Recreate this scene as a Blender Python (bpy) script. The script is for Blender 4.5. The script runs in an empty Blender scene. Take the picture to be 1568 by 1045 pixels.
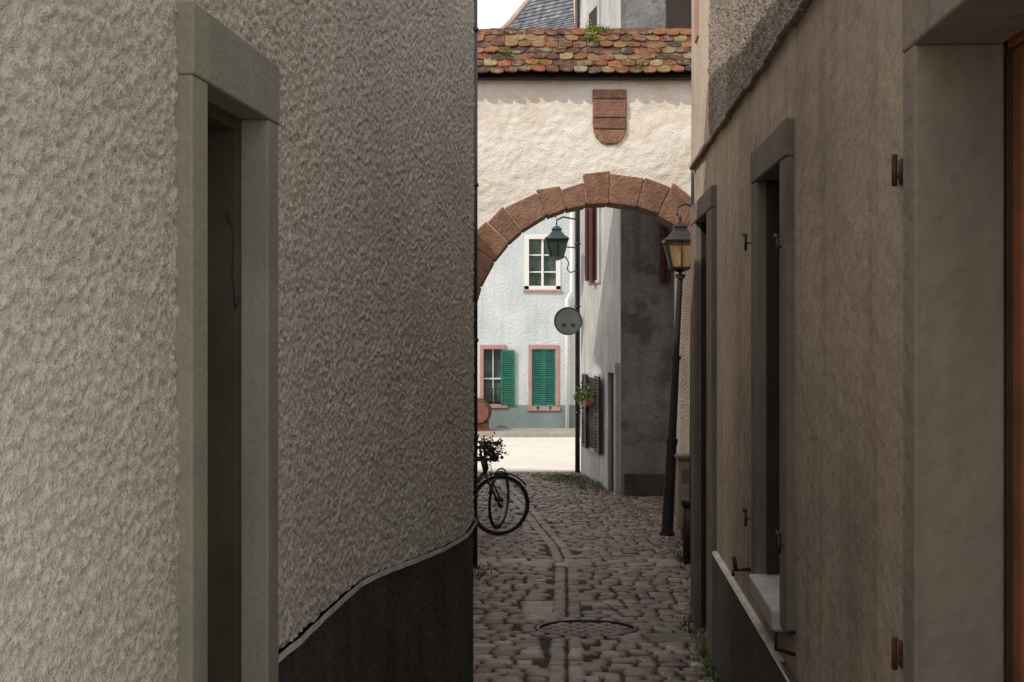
import bpy, math, random
from mathutils import Vector, Matrix, noise
random.seed(7)
R=random.random
def U(a,b): return a+(b-a)*random.random()
scene=bpy.context.scene
col=scene.collection

# ------------------------------------------------------------------ materials
def ramp(nt,stops):
    n=nt.nodes.new('ShaderNodeValToRGB'); cr=n.color_ramp
    while len(cr.elements)<len(stops): cr.elements.new(0.5)
    for e,(p,c) in zip(cr.elements,stops):
        e.position=p; e.color=(c[0],c[1],c[2],1)
    return n
def mixc(nt,fac,a,b,mode='MIX'):
    m=nt.nodes.new('ShaderNodeMix'); m.data_type='RGBA'; m.blend_type=mode
    if isinstance(fac,float): m.inputs[0].default_value=fac
    else: nt.links.new(fac,m.inputs[0])
    for i,x in ((6,a),(7,b)):
        if isinstance(x,tuple): m.inputs[i].default_value=(*x[:3],1)
        else: nt.links.new(x,m.inputs[i])
    return m.outputs[2]
def tex(nt,co,kind,scale,detail=2,stretch=None,rough=0.55):
    v=co
    if stretch:
        mp=nt.nodes.new('ShaderNodeMapping'); mp.inputs['Scale'].default_value=stretch
        nt.links.new(co,mp.inputs['Vector']); v=mp.outputs[0]
    if kind=='n':
        t=nt.nodes.new('ShaderNodeTexNoise'); t.inputs['Scale'].default_value=scale
        t.inputs['Detail'].default_value=detail; t.inputs['Roughness'].default_value=rough
        nt.links.new(v,t.inputs['Vector']); return t.outputs[0]
    if kind=='v':
        t=nt.nodes.new('ShaderNodeTexVoronoi'); t.inputs['Scale'].default_value=scale
        nt.links.new(v,t.inputs['Vector']); return t.outputs['Distance']
def pmat(name,base,dark=None,vs=2.0,rough=0.9,bumps=(),rnd=None,streak=None,stain=None,metallic=0.0,fine=0.0,spec=0.3):
    m=bpy.data.materials.new(name); m.use_nodes=True; nt=m.node_tree
    b=nt.nodes['Principled BSDF']; b.inputs['Roughness'].default_value=rough
    b.inputs['Metallic'].default_value=metallic
    b.inputs['Specular IOR Level'].default_value=spec
    tc=nt.nodes.new('ShaderNodeTexCoord'); co=tc.outputs['Object']
    c=base
    if rnd:
        at=nt.nodes.new('ShaderNodeAttribute'); at.attribute_name='rnd'
        rp=ramp(nt,rnd); nt.links.new(at.outputs['Fac'],rp.inputs[0]); c=rp.outputs[0]
    if dark:
        t=tex(nt,co,'n',vs,4); rp=ramp(nt,[(0.35,(0,0,0)),(0.68,(1,1,1))]); nt.links.new(t,rp.inputs[0])
        if rnd:
            c=mixc(nt,rp.outputs[0],c,mixc(nt,1.0,c,dark,'MULTIPLY'))
        else: c=mixc(nt,rp.outputs[0],c,dark)
    if streak:
        t=tex(nt,co,'n',1.0,3,(7,7,0.7)); rp=ramp(nt,[(0.48,(0,0,0)),(0.75,(1,1,1))]); nt.links.new(t,rp.inputs[0])
        c=mixc(nt,rp.outputs[0],c,mixc(nt,1.0,c,streak,'MULTIPLY'))
    if stain:
        t=tex(nt,co,'n',stain[1],4,None,0.7); rp=ramp(nt,[(0.52,(0,0,0)),(0.64,(1,1,1))]); nt.links.new(t,rp.inputs[0])
        c=mixc(nt,rp.outputs[0],c,stain[0])
    if fine>0:
        t=tex(nt,co,'n',90,1); rp=ramp(nt,[(0.3,(1-fine,)*3),(0.7,(1,1,1))]); nt.links.new(t,rp.inputs[0])
        c=mixc(nt,1.0,c,rp.outputs[0],'MULTIPLY')
    if isinstance(c,tuple): b.inputs['Base Color'].default_value=(*c[:3],1)
    else: nt.links.new(c,b.inputs['Base Color'])
    prev=None
    for (k,s,d) in bumps:
        t=tex(nt,co,k,s,2); bp=nt.nodes.new('ShaderNodeBump'); bp.inputs['Distance'].default_value=d
        bp.inputs['Strength'].default_value=1.0
        nt.links.new(t,bp.inputs['Height'])
        if prev: nt.links.new(prev,bp.inputs['Normal'])
        prev=bp.outputs[0]
    if prev: nt.links.new(prev,b.inputs['Normal'])
    return m

M={}
M['rough_l']=pmat('roughcast_grey',(0.68,0.635,0.565),(0.58,0.545,0.49),1.2,0.95,[('n',170,0.006)],fine=0.18)
M['rough_b']=pmat('roughcast_plain',(0.68,0.635,0.565),(0.58,0.545,0.49),1.2,0.95,[('n',60,0.02)])
M['plinth']=pmat('bitumen_plinth',(0.045,0.042,0.041),(0.08,0.075,0.07),3,0.75,[('n',25,0.014)],streak=(0.55,0.55,0.55))
M['edge']=pmat('lime_edge',(0.68,0.66,0.60),(0.50,0.48,0.43),9,0.95,[('n',60,0.01)])
M['frame_l']=pmat('olive_stone_paint',(0.31,0.30,0.245),(0.25,0.245,0.20),4,0.8,[('n',60,0.003)],streak=(0.82,0.82,0.80),fine=0.08)
M['reveal_l']=pmat('shaded_olive_reveal',(0.085,0.078,0.056),(0.06,0.055,0.04),5,0.85,[('n',40,0.003)],streak=(0.7,0.7,0.7))  # olive paint, darkened to carry part of the recess shade
M['plaster_r']=pmat('smooth_plaster_beige',(0.46,0.375,0.295),(0.35,0.285,0.23),1.6,0.92,[('n',10,0.016),('n',90,0.003)],streak=(0.74,0.71,0.68))
M['plaster_r2']=pmat('smooth_plaster_pale',(0.54,0.46,0.38),(0.42,0.36,0.30),3,0.92,[('n',20,0.010)],streak=(0.75,0.72,0.7))
M['doorstone']=pmat('doorway_render',(0.29,0.25,0.21),(0.23,0.20,0.17),3,0.9,[('n',20,0.008)],streak=(0.78,0.76,0.74))
M['rough_r']=pmat('roughcast_brown',(0.40,0.34,0.285),(0.28,0.245,0.21),2,0.95,[('n',55,0.05)],streak=(0.7,0.7,0.7))
M['stone_r']=pmat('grey_sandstone',(0.20,0.175,0.15),(0.145,0.128,0.11),5,0.88,[('n',40,0.004)],streak=(0.7,0.7,0.7))
M['plinth_r']=pmat('grey_cement_plinth',(0.09,0.079,0.07),(0.06,0.053,0.047),3,0.9,[('n',30,0.01)],streak=(0.7,0.7,0.7))
M['sill']=pmat('pale_sill',(0.50,0.48,0.45),(0.36,0.34,0.32),8,0.8,[('n',50,0.003)])
M['dark']=pmat('dark_interior',(0.02,0.018,0.016),rough=0.8)
M['wood']=pmat('orange_brown_wood',(0.26,0.095,0.03),(0.13,0.05,0.018),6,0.45,[('n',30,0.002)])
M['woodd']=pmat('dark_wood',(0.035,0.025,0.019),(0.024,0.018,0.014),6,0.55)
M['rust']=pmat('rusty_iron',(0.09,0.025,0.018),(0.045,0.018,0.013),20,0.7)
M['iron']=pmat('black_iron',(0.015,0.015,0.017),(0.025,0.023,0.023),14,0.45,spec=0.5)
M['rubber']=pmat('tyre_rubber',(0.016,0.016,0.016),rough=0.8)
M['steel']=pmat('steel',(0.28,0.28,0.29),rough=0.4,metallic=0.9)
M['arch']=pmat('lime_plaster_cream',(0.78,0.745,0.69),(0.74,0.685,0.61),1.3,0.95,[('n',34,0.010)],stain=((0.70,0.62,0.52),1.3))
M['sand']=pmat('red_sandstone',(0.3,0.2,0.1),(0.66,0.62,0.60),7,0.92,[('n',26,0.018)],
   rnd=[(0,(0.27,0.15,0.10)),(0.35,(0.33,0.185,0.12)),(0.7,(0.23,0.125,0.095)),(1,(0.37,0.225,0.155))],fine=0.15)
M['tile']=pmat('clay_tiles',(0.3,0.2,0.1),(0.45,0.42,0.38),14,0.9,[('n',60,0.006)],
   rnd=[(0,(0.06,0.038,0.03)),(0.3,(0.12,0.055,0.036)),(0.6,(0.19,0.08,0.042)),(0.82,(0.28,0.11,0.05)),(0.92,(0.25,0.20,0.09)),(1,(0.28,0.25,0.17))],stain=((0.17,0.15,0.09),8))
M['moss']=pmat('moss',(0.20,0.21,0.02),(0.09,0.12,0.015),20,0.95)
M['leaf']=pmat('grass_leaf',(0.10,0.15,0.03),(0.055,0.085,0.018),6,0.7)
M['cob']=pmat('cobbles',(0.2,0.2,0.2),(0.66,0.64,0.63),9,0.50,[('n',40,0.010)],
   rnd=[(0,(0.12,0.085,0.08)),(0.25,(0.235,0.155,0.13)),(0.5,(0.19,0.155,0.15)),(0.7,(0.30,0.21,0.175)),(0.88,(0.28,0.235,0.22)),(1,(0.38,0.305,0.26))],stain=((0.11,0.09,0.06),2.6),spec=0.5)
M['joint']=pmat('joint_earth',(0.05,0.043,0.034),(0.036,0.034,0.023),9,0.95,[('n',60,0.01)])
M['ground']=pmat('pale_gravel_ground',(0.38,0.32,0.25),(0.31,0.26,0.20),.7,0.95)
M['slab']=pmat('pale_paving',(0.34,0.32,0.29),(0.26,0.24,0.21),7,0.7)
M['mslab']=pmat('mossy_slab',(0.22,0.20,0.15),(0.11,0.12,0.06),9,0.9,[('n',40,0.01)])
M['road']=pmat('pale_road',(0.72,0.68,0.62),(0.64,0.60,0.55),2,0.85,fine=0.15)
M['facade']=pmat('white_plaster',(0.64,0.67,0.68),(0.50,0.56,0.59),1.4,0.95,[('n',18,0.022)],streak=(0.84,0.87,0.89),fine=0.15)
M['teal']=pmat('grey_teal_plinth',(0.21,0.26,0.255),(0.17,0.21,0.21),3,0.9)
M['pink']=pmat('pink_sandstone',(0.44,0.25,0.22),(0.36,0.19,0.17),6,0.9)
M['green']=pmat('green_paint',(0.015,0.15,0.105),(0.015,0.10,0.07),5,0.55)
M['white']=pmat('white_paint',(0.70,0.70,0.67),rough=0.5)
M['glass']=pmat('window_glass',(0.05,0.07,0.065),(0.11,0.15,0.13),4,0.12,spec=0.6)
M['ghl']=pmat('grey_house_pale',(0.48,0.48,0.465),(0.34,0.342,0.34),1.4,0.95,[('n',14,0.012)],streak=(0.68,0.69,0.71))
M['ghd']=pmat('grey_house_weathered',(0.26,0.265,0.255),(0.16,0.165,0.165),1.3,0.95,[('n',14,0.02)],streak=(0.6,0.6,0.6),stain=((0.13,0.13,0.13),1.8))
M['redsh']=pmat('dark_red_shutter',(0.10,0.028,0.028),rough=0.6)
M['slate']=pmat('slate_roof',(0.15,0.16,0.18),(0.6,0.6,0.6),6,0.65,rnd=[(0,(0.09,0.10,0.12)),(0.5,(0.15,0.165,0.185)),(1,(0.22,0.23,0.25))])
M['hip']=pmat('hip_tile',(0.35,0.24,0.20),(0.45,0.4,0.36),6,0.8)
M['signg']=pmat('sign_grey',(0.12,0.14,0.135),(0.09,0.11,0.105),5,0.5)
M['patina']=pmat('blue_patina_metal',(0.05,0.072,0.082),(0.035,0.05,0.058),8,0.5)
M['ochre']=pmat('ochre_plaster',(0.62,0.50,0.35),(0.55,0.44,0.31),1.5,0.95)
M['terra']=pmat('terracotta',(0.20,0.09,0.055),(0.14,0.065,0.04),6,0.8)
M['barrel']=pmat('barrel_wood',(0.20,0.09,0.055),(0.13,0.055,0.036),9,0.7)
M['box']=pmat('meter_box_paint',(0.34,0.28,0.21),(0.25,0.20,0.15),6,0.7)
M['bloom']=pmat('faded_blossom',(0.22,0.11,0.09),(0.14,0.07,0.07),9,0.8)
lg=bpy.data.materials.new('lantern_glass'); lg.use_nodes=True
b=lg.node_tree.nodes['Principled BSDF']; b.inputs['Base Color'].default_value=(0.8,0.66,0.42,1); b.inputs['Roughness'].default_value=0.12; b.inputs['Transmission Weight'].default_value=0.8  # yellow tint puts a warm reflection into the glass colour
M['lglass']=lg

# ------------------------------------------------------------------ mesh builder
class MB:
    def __init__(s,Mx=None): s.v=[];s.f=[];s.r=[];s.M=Mx
    def add(s,vs,fs,r=0.5):
        o=len(s.v)
        for p in vs:
            p=Vector(p)
            if s.M: p=s.M@p
            s.v.append(p)
        for f in fs: s.f.append([i+o for i in f]); s.r.append(r)
    def hexa(s,c,r=0.5):
        s.add(c,[(0,3,2,1),(4,5,6,7),(0,1,5,4),(1,2,6,5),(2,3,7,6),(3,0,4,7)],r)
    def box(s,x0,x1,y0,y1,z0,z1,r=0.5):
        s.hexa([(x0,y0,z0),(x1,y0,z0),(x1,y1,z0),(x0,y1,z0),(x0,y0,z1),(x1,y0,z1),(x1,y1,z1),(x0,y1,z1)],r)
    def lbox(s,F,s0,s1,d0,d1,z0,z1,r=0.5):
        P=lambda a,d,z:(F[0][0]+F[1][0]*a+F[2][0]*d, F[0][1]+F[1][1]*a+F[2][1]*d, z)
        s.hexa([P(s0,d0,z0),P(s1,d0,z0),P(s1,d1,z0),P(s0,d1,z0),P(s0,d0,z1),P(s1,d0,z1),P(s1,d1,z1),P(s0,d1,z1)],r)
    def prism(s,poly,z0,z1):
        n=len(poly); s.add([(x,y,z0) for x,y in poly]+[(x,y,z1) for x,y in poly],
            [tuple(range(n))[::-1],tuple(range(n,2*n))]+[(i,(i+1)%n,n+(i+1)%n,n+i) for i in range(n)])
    def tube(s,pts,r,seg=8,r2=None,closed=False,rnd=0.5):
        pts=[Vector(p) for p in pts]; n=len(pts); vs=[];fs=[]
        up=Vector((0.13,0.31,0.94)).normalized()
        for i,p in enumerate(pts):
            if closed: d=(pts[(i+1)%n]-pts[i-1])
            else: d=(pts[min(i+1,n-1)]-pts[max(i-1,0)])
            d.normalize(); a=d.cross(up)
            if a.length<0.1: a=d.cross(Vector((1,0,0)))
            a.normalize(); b2=d.cross(a)
            rr=r if r2 is None else r+(r2-r)*i/(n-1)
            for k in range(seg):
                t=2*math.pi*k/seg; vs.append(p+a*math.cos(t)*rr+b2*math.sin(t)*rr)
        m=n if closed else n-1
        for i in range(m):
            for k in range(seg):
                j=(i+1)%n; fs.append((i*seg+k,i*seg+(k+1)%seg,j*seg+(k+1)%seg,j*seg+k))
        if not closed: fs.append(tuple(range(seg))[::-1]); fs.append(tuple((n-1)*seg+k for k in range(seg)))
        s.add(vs,fs,rnd)
    def ring(s,c,ax,Rr,r,n=40,seg=8):
        c=Vector(c);ax=Vector(ax).normalized(); a=ax.cross(Vector((0,0,1)))
        if a.length<0.1: a=Vector((1,0,0))
        a.normalize(); b2=ax.cross(a)
        s.tube([c+a*math.cos(2*math.pi*i/n)*Rr+b2*math.sin(2*math.pi*i/n)*Rr for i in range(n)],r,seg,closed=True)
    def lathe(s,c,prof,seg=16,sq=False):
        vs=[];fs=[];n=len(prof)
        for (r,z) in prof:
            for k in range(seg):
                t=2*math.pi*(k+0.5)/seg; vs.append((c[0]+r*math.cos(t),c[1]+r*math.sin(t),c[2]+z))
        for i in range(n-1):
            for k in range(seg): fs.append((i*seg+k,i*seg+(k+1)%seg,(i+1)*seg+(k+1)%seg,(i+1)*seg+k))
        fs.append(tuple(range(seg))[::-1]); fs.append(tuple((n-1)*seg+k for k in range(seg)))
        s.add(vs,fs)
    def leafcloud(s,c,sd,n,s0,s1):
        for i in range(n):
            p=Vector(c)+Vector((random.gauss(0,sd[0]),random.gauss(0,sd[1]),random.gauss(0,sd[2]))); sz=U(s0,s1)
            a=Vector((U(-1,1),U(-1,1),U(-1,1))).normalized()*sz; b3=Vector((U(-1,1),U(-1,1),U(-1,1))).normalized()*sz
            s.add([p-a,p-b3,p+a,p+b3],[(0,1,2,3)])
    def obj(s,name,mat,bevel=0,smooth=False,parent=None):
        me=bpy.data.meshes.new(name); me.from_pydata([tuple(p) for p in s.v],[],s.f)
        at=me.attributes.new('rnd','FLOAT','FACE'); at.data.foreach_set('value',s.r)
        me.update(); o=bpy.data.objects.new(name,me); col.objects.link(o)
        me.materials.append(M[mat] if isinstance(mat,str) else mat)
        if smooth: me.polygons.foreach_set('use_smooth',[True]*len(me.polygons))
        if bevel:
            b=o.modifiers.new('bev','BEVEL'); b.width=bevel; b.segments=2; b.limit_method='ANGLE'
        if parent is not None: parent.append(o)
        return o
def group(name,parts):
    if len(parts)==1: parts[0].name=name; return parts[0]
    xs=[Vector(v.co) for o in parts for v in (o.data.vertices[i] for i in range(0,len(o.data.vertices),max(1,len(o.data.vertices)//50)))]
    c=sum(xs,Vector())/len(xs); c.z=min(v.z for v in xs)
    e=bpy.data.objects.new(name,None); e.location=c; e.empty_display_size=0.2; col.objects.link(e)
    for o in parts:
        o.parent=e; o.matrix_parent_inverse=Matrix.Translation(-c)
    return e
def frame(o,u):
    l=math.hypot(*u); u=(u[0]/l,u[1]/l); return (o,u,(-u[1],u[0]))
def frameR(o,u):
    l=math.hypot(*u); u=(u[0]/l,u[1]/l); return (o,u,(u[1],-u[0]))
def wall(mb,F,s0,s1,z0,z1,th,ops):
    cuts=sorted(set([s0,s1]+[o[0] for o in ops]+[o[1] for o in ops]))
    cuts=[c for c in cuts if s0<=c<=s1]
    for a,b2 in zip(cuts,cuts[1:]):
        m=(a+b2)/2; segs=[]
        cur=z0
        for o in sorted([o for o in ops if o[0]<m<o[1]],key=lambda o:o[2]):
            if o[2]>cur: segs.append((cur,o[2]))
            cur=o[3]
        segs.append((cur,z1))
        for p,q in segs:
            if q>p: mb.lbox(F,a,b2,-th,0,p,q)
def surround(mb,F,s0,s1,z0,z1,w,wt,dep=0.3,proud=0.025):
    mb.lbox(F,s0,s0+w,-dep,proud,z0,z1-wt)
    mb.lbox(F,s1-w,s1,-dep,proud,z0,z1-wt)
    mb.lbox(F,s0-0.002,s1+0.002,-dep,proud+0.003,z1-wt,z1)
def shutter(mb,F,s0,s1,z0,z1,d,t=0.03):
    w=0.05
    mb.lbox(F,s0,s0+w,d,d+t,z0,z1); mb.lbox(F,s1-w,s1,d,d+t,z0,z1)
    for za in (z0,(z0+z1)/2-w/2,z1-w): mb.lbox(F,s0+w,s1-w,d,d+t-0.002,za,za+w)
    n=int((z1-z0)/0.05)
    for i in range(n):
        z=z0+w+(z1-z0-2*w)*i/n
        P=lambda a,dd,zz:(F[0][0]+F[1][0]*a+F[2][0]*dd, F[0][1]+F[1][1]*a+F[2][1]*dd, zz)
        a,b2=s0+w,s1-w
        mb.hexa([P(a,d+t-0.006,z),P(b2,d+t-0.006,z),P(b2,d+t-0.001,z+0.006),P(a,d+t-0.001,z+0.006),
                 P(a,d,z+0.035),P(b2,d,z+0.035),P(b2,d+0.005,z+0.041),P(a,d+0.005,z+0.041)])

# ------------------------------------------------------------------ ground
def gz(y):
    if y<0: return -1.6
    if y<16.5: return -1.6-0.049*y
    t=min(1,(y-16.5)/2.0)
    return -2.4085-0.0415*t
mb=MB(); ys=[-300,-60,-10,0,3,6,9,12,15,16.5,17.5,18.5,22,31,60,150,600]
xs=[-400,-60,-10,-3,3,10,60,400]
vs=[(x,y,gz(y)-0.035) for y in ys for x in xs]; nx=len(xs)
mb.add(vs,[(j*nx+i,j*nx+i+1,(j+1)*nx+i+1,(j+1)*nx+i) for j in range(len(ys)-1) for i in range(nx-1)])
mb.obj('ground','ground')
mb=MB(); ys=[3.5,6,9,12,15,16.5,17,17.5,18,18.5,23]
mb.add([(x,y,gz(y)-0.020) for y in ys for x in (-3,3)],[(2*j,2*j+1,2*j+3,2*j+2) for j in range(len(ys)-1)])
mb.obj('earth_joints','joint')
def interp(t,pts):
    if t<=pts[0][0]: return pts[0][1]
    for (a,b1),(c,d) in zip(pts,pts[1:]):
        if t<=c: return b1+(d-b1)*(t-a)/(c-a)
    return pts[-1][1]
xb=lambda y: interp(y,[(4,0.15),(8,0.31),(13,0.50),(14.5,0.47),(16.3,0.36),(18.5,0.20),(22.9,-0.3)])
def stone(mb,cx,cy,w,d,r,h=0.0,rot=0.0,seg=12):
    base=gz(cy)+h; vs=[]; ph=U(0,6)
    jx=U(-.12,.12); tl=U(-.06,.06); tl2=U(-.06,.06)
    for (sc,z) in ((1.0,-0.05),(0.995,-0.012),(0.92,0.0),(0.60,0.005)):
        for k in range(seg):
            t=2*math.pi*k/seg+0.26
            c,s=math.cos(t),math.sin(t); e=0.25
            x=math.copysign(abs(c)**e,c)*w/2*sc; y=math.copysign(abs(s)**e,s)*d/2*sc
            x+=jx*y; wob=1+0.03*math.sin(2*t+ph)+0.03*math.sin(3*t+2*ph)
            x*=wob;y*=wob
            X=x*math.cos(rot)-y*math.sin(rot); Y=x*math.sin(rot)+y*math.cos(rot)
            vs.append((cx+X,cy+Y,base+z+tl*x+tl2*y))
    fs=[]
    for i in range(3):
        for k in range(seg): fs.append((i*seg+k,i*seg+(k+1)%seg,(i+1)*seg+(k+1)%seg,(i+1)*seg+k))
    vs.append((cx,cy,base+0.006)); c=len(vs)-1
    for k in range(seg): fs.append((3*seg+k,3*seg+(k+1)%seg,c))
    mb.add(vs,fs,r)
mb=MB(); y=4.0
RX=lambda y: 0.744+0.0533*y if y<10 else interp(y,[(10,1.28),(18,2.35),(19.7,2.6),(19.8,1.55),(22.9,1.1)])
LX=lambda y: interp(y,[(4,-0.63),(7.5,-0.2),(7.6,-1.4),(23,-1.5)])
MH=(0.50,9.54,0.34)
while y<22.9:
    dep=U(0.11,0.15); far=y>13.2
    if 12.85<y<13.2:
        x=-1.4
        while x<RX(y):
            w=U(0.25,0.45); stone(mb,x+w/2,y+0.12,w-0.010,0.20,U(0.8,1.0),0.004); x+=w
        y+=0.25; continue
    x=LX(y)-0.3+U(-.1,0)
    while x<RX(y)+0.05:
        w=U(0.10,0.20); cx=x+w/2; yy=y+dep/2+0.016*math.sin(cx*2.6+y*0.7)
        x+=w
        if abs(cx-xb(y))<0.12: continue
        dm=math.hypot(cx-MH[0],yy-MH[1])
        if dm<MH[2]+0.09: continue
        if 0.05<cx<0.36 and 9.9<yy<10.7: continue
        if 0.84<cx<1.26 and 8.93<yy<9.37: continue
        r=U(0.0,1.0) if not far else U(0,0.9)
        stone(mb,cx,yy,w-U(0.008,0.018),dep-U(0.008,0.018),r,U(-0.009,0.007),U(-.05,.05))
    y+=dep
y=4.0
while y<22.5:
    L=U(0.12,0.24)
    if not 12.75<y+L/2<13.15 and not abs(y+L/2-MH[1])<MH[2]+.12:
        a=math.atan2(xb(y)-xb(y+L),L)
        for k in (-1,1): stone(mb,xb(y+L/2)+k*0.056,y+L/2,0.100,L-0.014,U(0.1,0.95),U(-.003,0.004),a)
    y+=L
n=17
for k in range(n):
    t=2*math.pi*k/n; stone(mb,MH[0]+(MH[2]+0.055)*math.cos(t),MH[1]+(MH[2]+0.055)*math.sin(t),0.10,0.125,U(.1,.9),0,t)
for i,yy in enumerate((10.02,10.3,10.56)): stone(mb,0.20,yy,0.27,0.25,0.97,0.002)
for i in range(-3,4):
    for j in range(-4,5):
        x,y2=i*0.098+(0.045 if j%2 else 0),j*0.072
        if math.hypot(x,y2)<MH[2]-0.07: stone(mb,MH[0]+x,MH[1]+y2,.09,.064,U(0.1,.7),-0.008)
mb.obj('cobblestone_street','cob',smooth=True)
zc=gz(MH[1]); T=Matrix.Translation((MH[0],MH[1],zc+.003))@Matrix.Rotation(math.atan(-0.049),4,'X')
mb=MB(T); mb.lathe((0,0,0),[(MH[2],-.05),(MH[2],0.0),(MH[2]-.022,0.0),(MH[2]-.024,-.016),(0.02,-.017)],40)
mb.obj('manhole_cover','iron')
mb=MB(); stone(mb,1.05,9.15,0.38,0.40,0.5,0.004); mb.obj('mossy_stone_slab','mslab',smooth=True)
mb=MB(); z=gz(25)
mb.box(-40,40,22.95,29.6,z-0.03,z+0.004); mb.obj('road','road')
mb=MB(); mb.box(-40,40,29.6,29.75,z-0.05,z+0.10); mb.box(-40,40,29.755,31.2,z-0.05,z+0.095); mb.obj('pavement','slab',bevel=0.01)

# ------------------------------------------------------------------ left house
parts=[]
ctrl=[(1.0,-0.833),(2,-0.766),(3,-0.699),(4,-0.632),(4.6,-0.592),(5.1,-0.552),(5.6,-0.478),(6.1,-0.390),(6.6,-0.305),(7.1,-0.235),(7.42,-0.200)]
def lx(y):
    for i in range(len(ctrl)-1):
        if y<=ctrl[i+1][0]:
            p0=ctrl[max(i-1,0)];p1=ctrl[i];p2=ctrl[i+1];p3=ctrl[min(i+2,len(ctrl)-1)]
            t=(y-p1[0])/(p2[0]-p1[0]); h=p2[0]-p1[0]
            m1=(p2[1]-p0[1])/(p2[0]-p0[0]); m2=(p3[1]-p1[1])/(p3[0]-p1[0])
            return (2*t**3-3*t*t+1)*p1[1]+(t**3-2*t*t+t)*h*m1+(-2*t**3+3*t*t)*p2[1]+(t**3-t*t)*h*m2
    return ctrl[-1][1]
HP=0.87
TOPL=2.9
def ptop(y):
    return gz(y)+HP+0.030*math.exp(-((y-5.2)/0.8)**2)+0.05*max(0,(y-6.9)/0.6)**2+0.005*noise.noise(Vector((y*5,2,0)))
path=[]
Y0=1.3
y=Y0
while y<7.42:
    e=0.01; dx=(lx(min(y+e,7.42))-lx(max(y-e,1.0)))/(min(y+e,7.42)-max(y-e,1.0)); l=math.hypot(1,dx)
    path.append((lx(y),y,1/l,-dx/l)); y+=(0.03 if y<2 else 0.0078)
cxr,cyr,rr=-0.20-0.12,7.42,0.12
for k in range(0,19):
    a=math.radians(5*k); path.append((cxr+rr*math.cos(a),cyr+rr*math.sin(a),math.cos(a),math.sin(a)))
path+= [(-0.4,7.54,0,1),(-3,7.54,0,1),(-7,7.54,0,1)]
DO=(2.98+0.02,3.76-0.02,0.668-0.015)
def dsp(x,y,z):
    p=Vector((x,y,z))
    q=p+Vector((0,noise.noise(p*22),noise.noise(p*22+Vector((9,9,9)))))*0.010
    a=noise.noise(q*58)
    b=noise.noise(q*112+Vector((3,1,7)))
    c=noise.noise(p*2.5)
    return 0.0085*a+0.0070*b+0.005*c
def strip(name,zlo,zhi,nz,mat,skip=True,disp=True,off=0.0,smooth=True):
    vs=[];fs=[]
    for (x,y,nx_,ny_) in path:
        a,b2=zlo(y),zhi(y)
        for j in range(nz+1):
            z=a+(b2-a)*j/nz
            d=off+(dsp(x,y,z) if disp and y>1.95 and x>-0.9 else 0)
            vs.append((x+nx_*d,y+ny_*d,z))
    n=nz+1
    for i in range(len(path)-1):
        ym=(path[i][1]+path[i+1][1])/2; inop=DO[0]<ym<DO[1] and path[i][2]>0.7
        for j in range(nz):
            if skip and inop:
                zm=(vs[i*n+j][2]+vs[i*n+j+1][2])/2
                if zm<DO[2]: continue
            fs.append((i*n+j,(i+1)*n+j,(i+1)*n+j+1,i*n+j+1))
    m=MB(); m.add(vs,fs); return m.obj(name,mat,smooth=smooth,parent=parts)
strip('wall_roughcast',lambda y:ptop(y)+0.012,lambda y:1.75,400,'rough_l')
strip('wall_upper',lambda y:1.75,lambda y:TOPL,6,'rough_b',disp=False)
strip('wall_lime_edge',lambda y:ptop(y)-0.008,lambda y:ptop(y)+0.014,1,'edge',disp=False,off=0.016)
strip('wall_plinth',lambda y:gz(y)-0.1,lambda y:ptop(y)-0.002,8,'plinth',disp=False,off=-0.002)
FL=frameR((-0.9,0),(0.067,1))
mb=MB(); surround(mb,FL,2.98,3.76,-2.0,0.668,0.115,0.155,0.34,0.034)
mb.obj('door_surround','frame_l',bevel=0.005,parent=parts)
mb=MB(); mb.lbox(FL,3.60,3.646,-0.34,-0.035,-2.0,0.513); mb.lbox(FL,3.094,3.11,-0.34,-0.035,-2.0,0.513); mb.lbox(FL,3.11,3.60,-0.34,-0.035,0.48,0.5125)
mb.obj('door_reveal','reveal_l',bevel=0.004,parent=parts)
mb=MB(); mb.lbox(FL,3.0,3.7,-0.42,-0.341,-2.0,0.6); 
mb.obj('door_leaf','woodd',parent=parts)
mb=MB(); mb.tube([(-0.72,3.59,0.27),(-0.70,3.592,0.22),(-0.705,3.59,0.12),(-0.695,3.59,0.03)],0.0018,5); mb.tube([(-0.695,3.595,0.06),(-0.695,3.585,0.035)],0.005,6)
mb.obj('door_wire','iron',parent=parts)
mb=MB(); mb.box(-7,-1.35,Y0+.1,7.4,-2.3,TOPL-.1); mb.box(-7,-0.84,Y0,Y0+.1,-2.3,TOPL)
mb.obj('walls_rear','rough_b',parent=parts)
mb=MB(); mb.prism([(-7.2,Y0-.1),(-.88,Y0-.1),(-.6,4.6),(-.24,7.1),(-.24,7.6),(-7.2,7.6)],TOPL,TOPL+.06)
mb.add([(-7.3,Y0-.1,TOPL+.06),(-0.8,Y0-.1,TOPL+.06),(-0.3,7.6,TOPL+.06),(-7.3,7.6,TOPL+.06),(-3.8,Y0-.1,TOPL+0.9),(-3.6,7.6,TOPL+0.9)],[(0,1,4),(1,2,5,4),(2,3,5),(3,0,4,5)])
mb.obj('roof','tile',parent=parts)
group('roughcast_house',parts)

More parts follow.
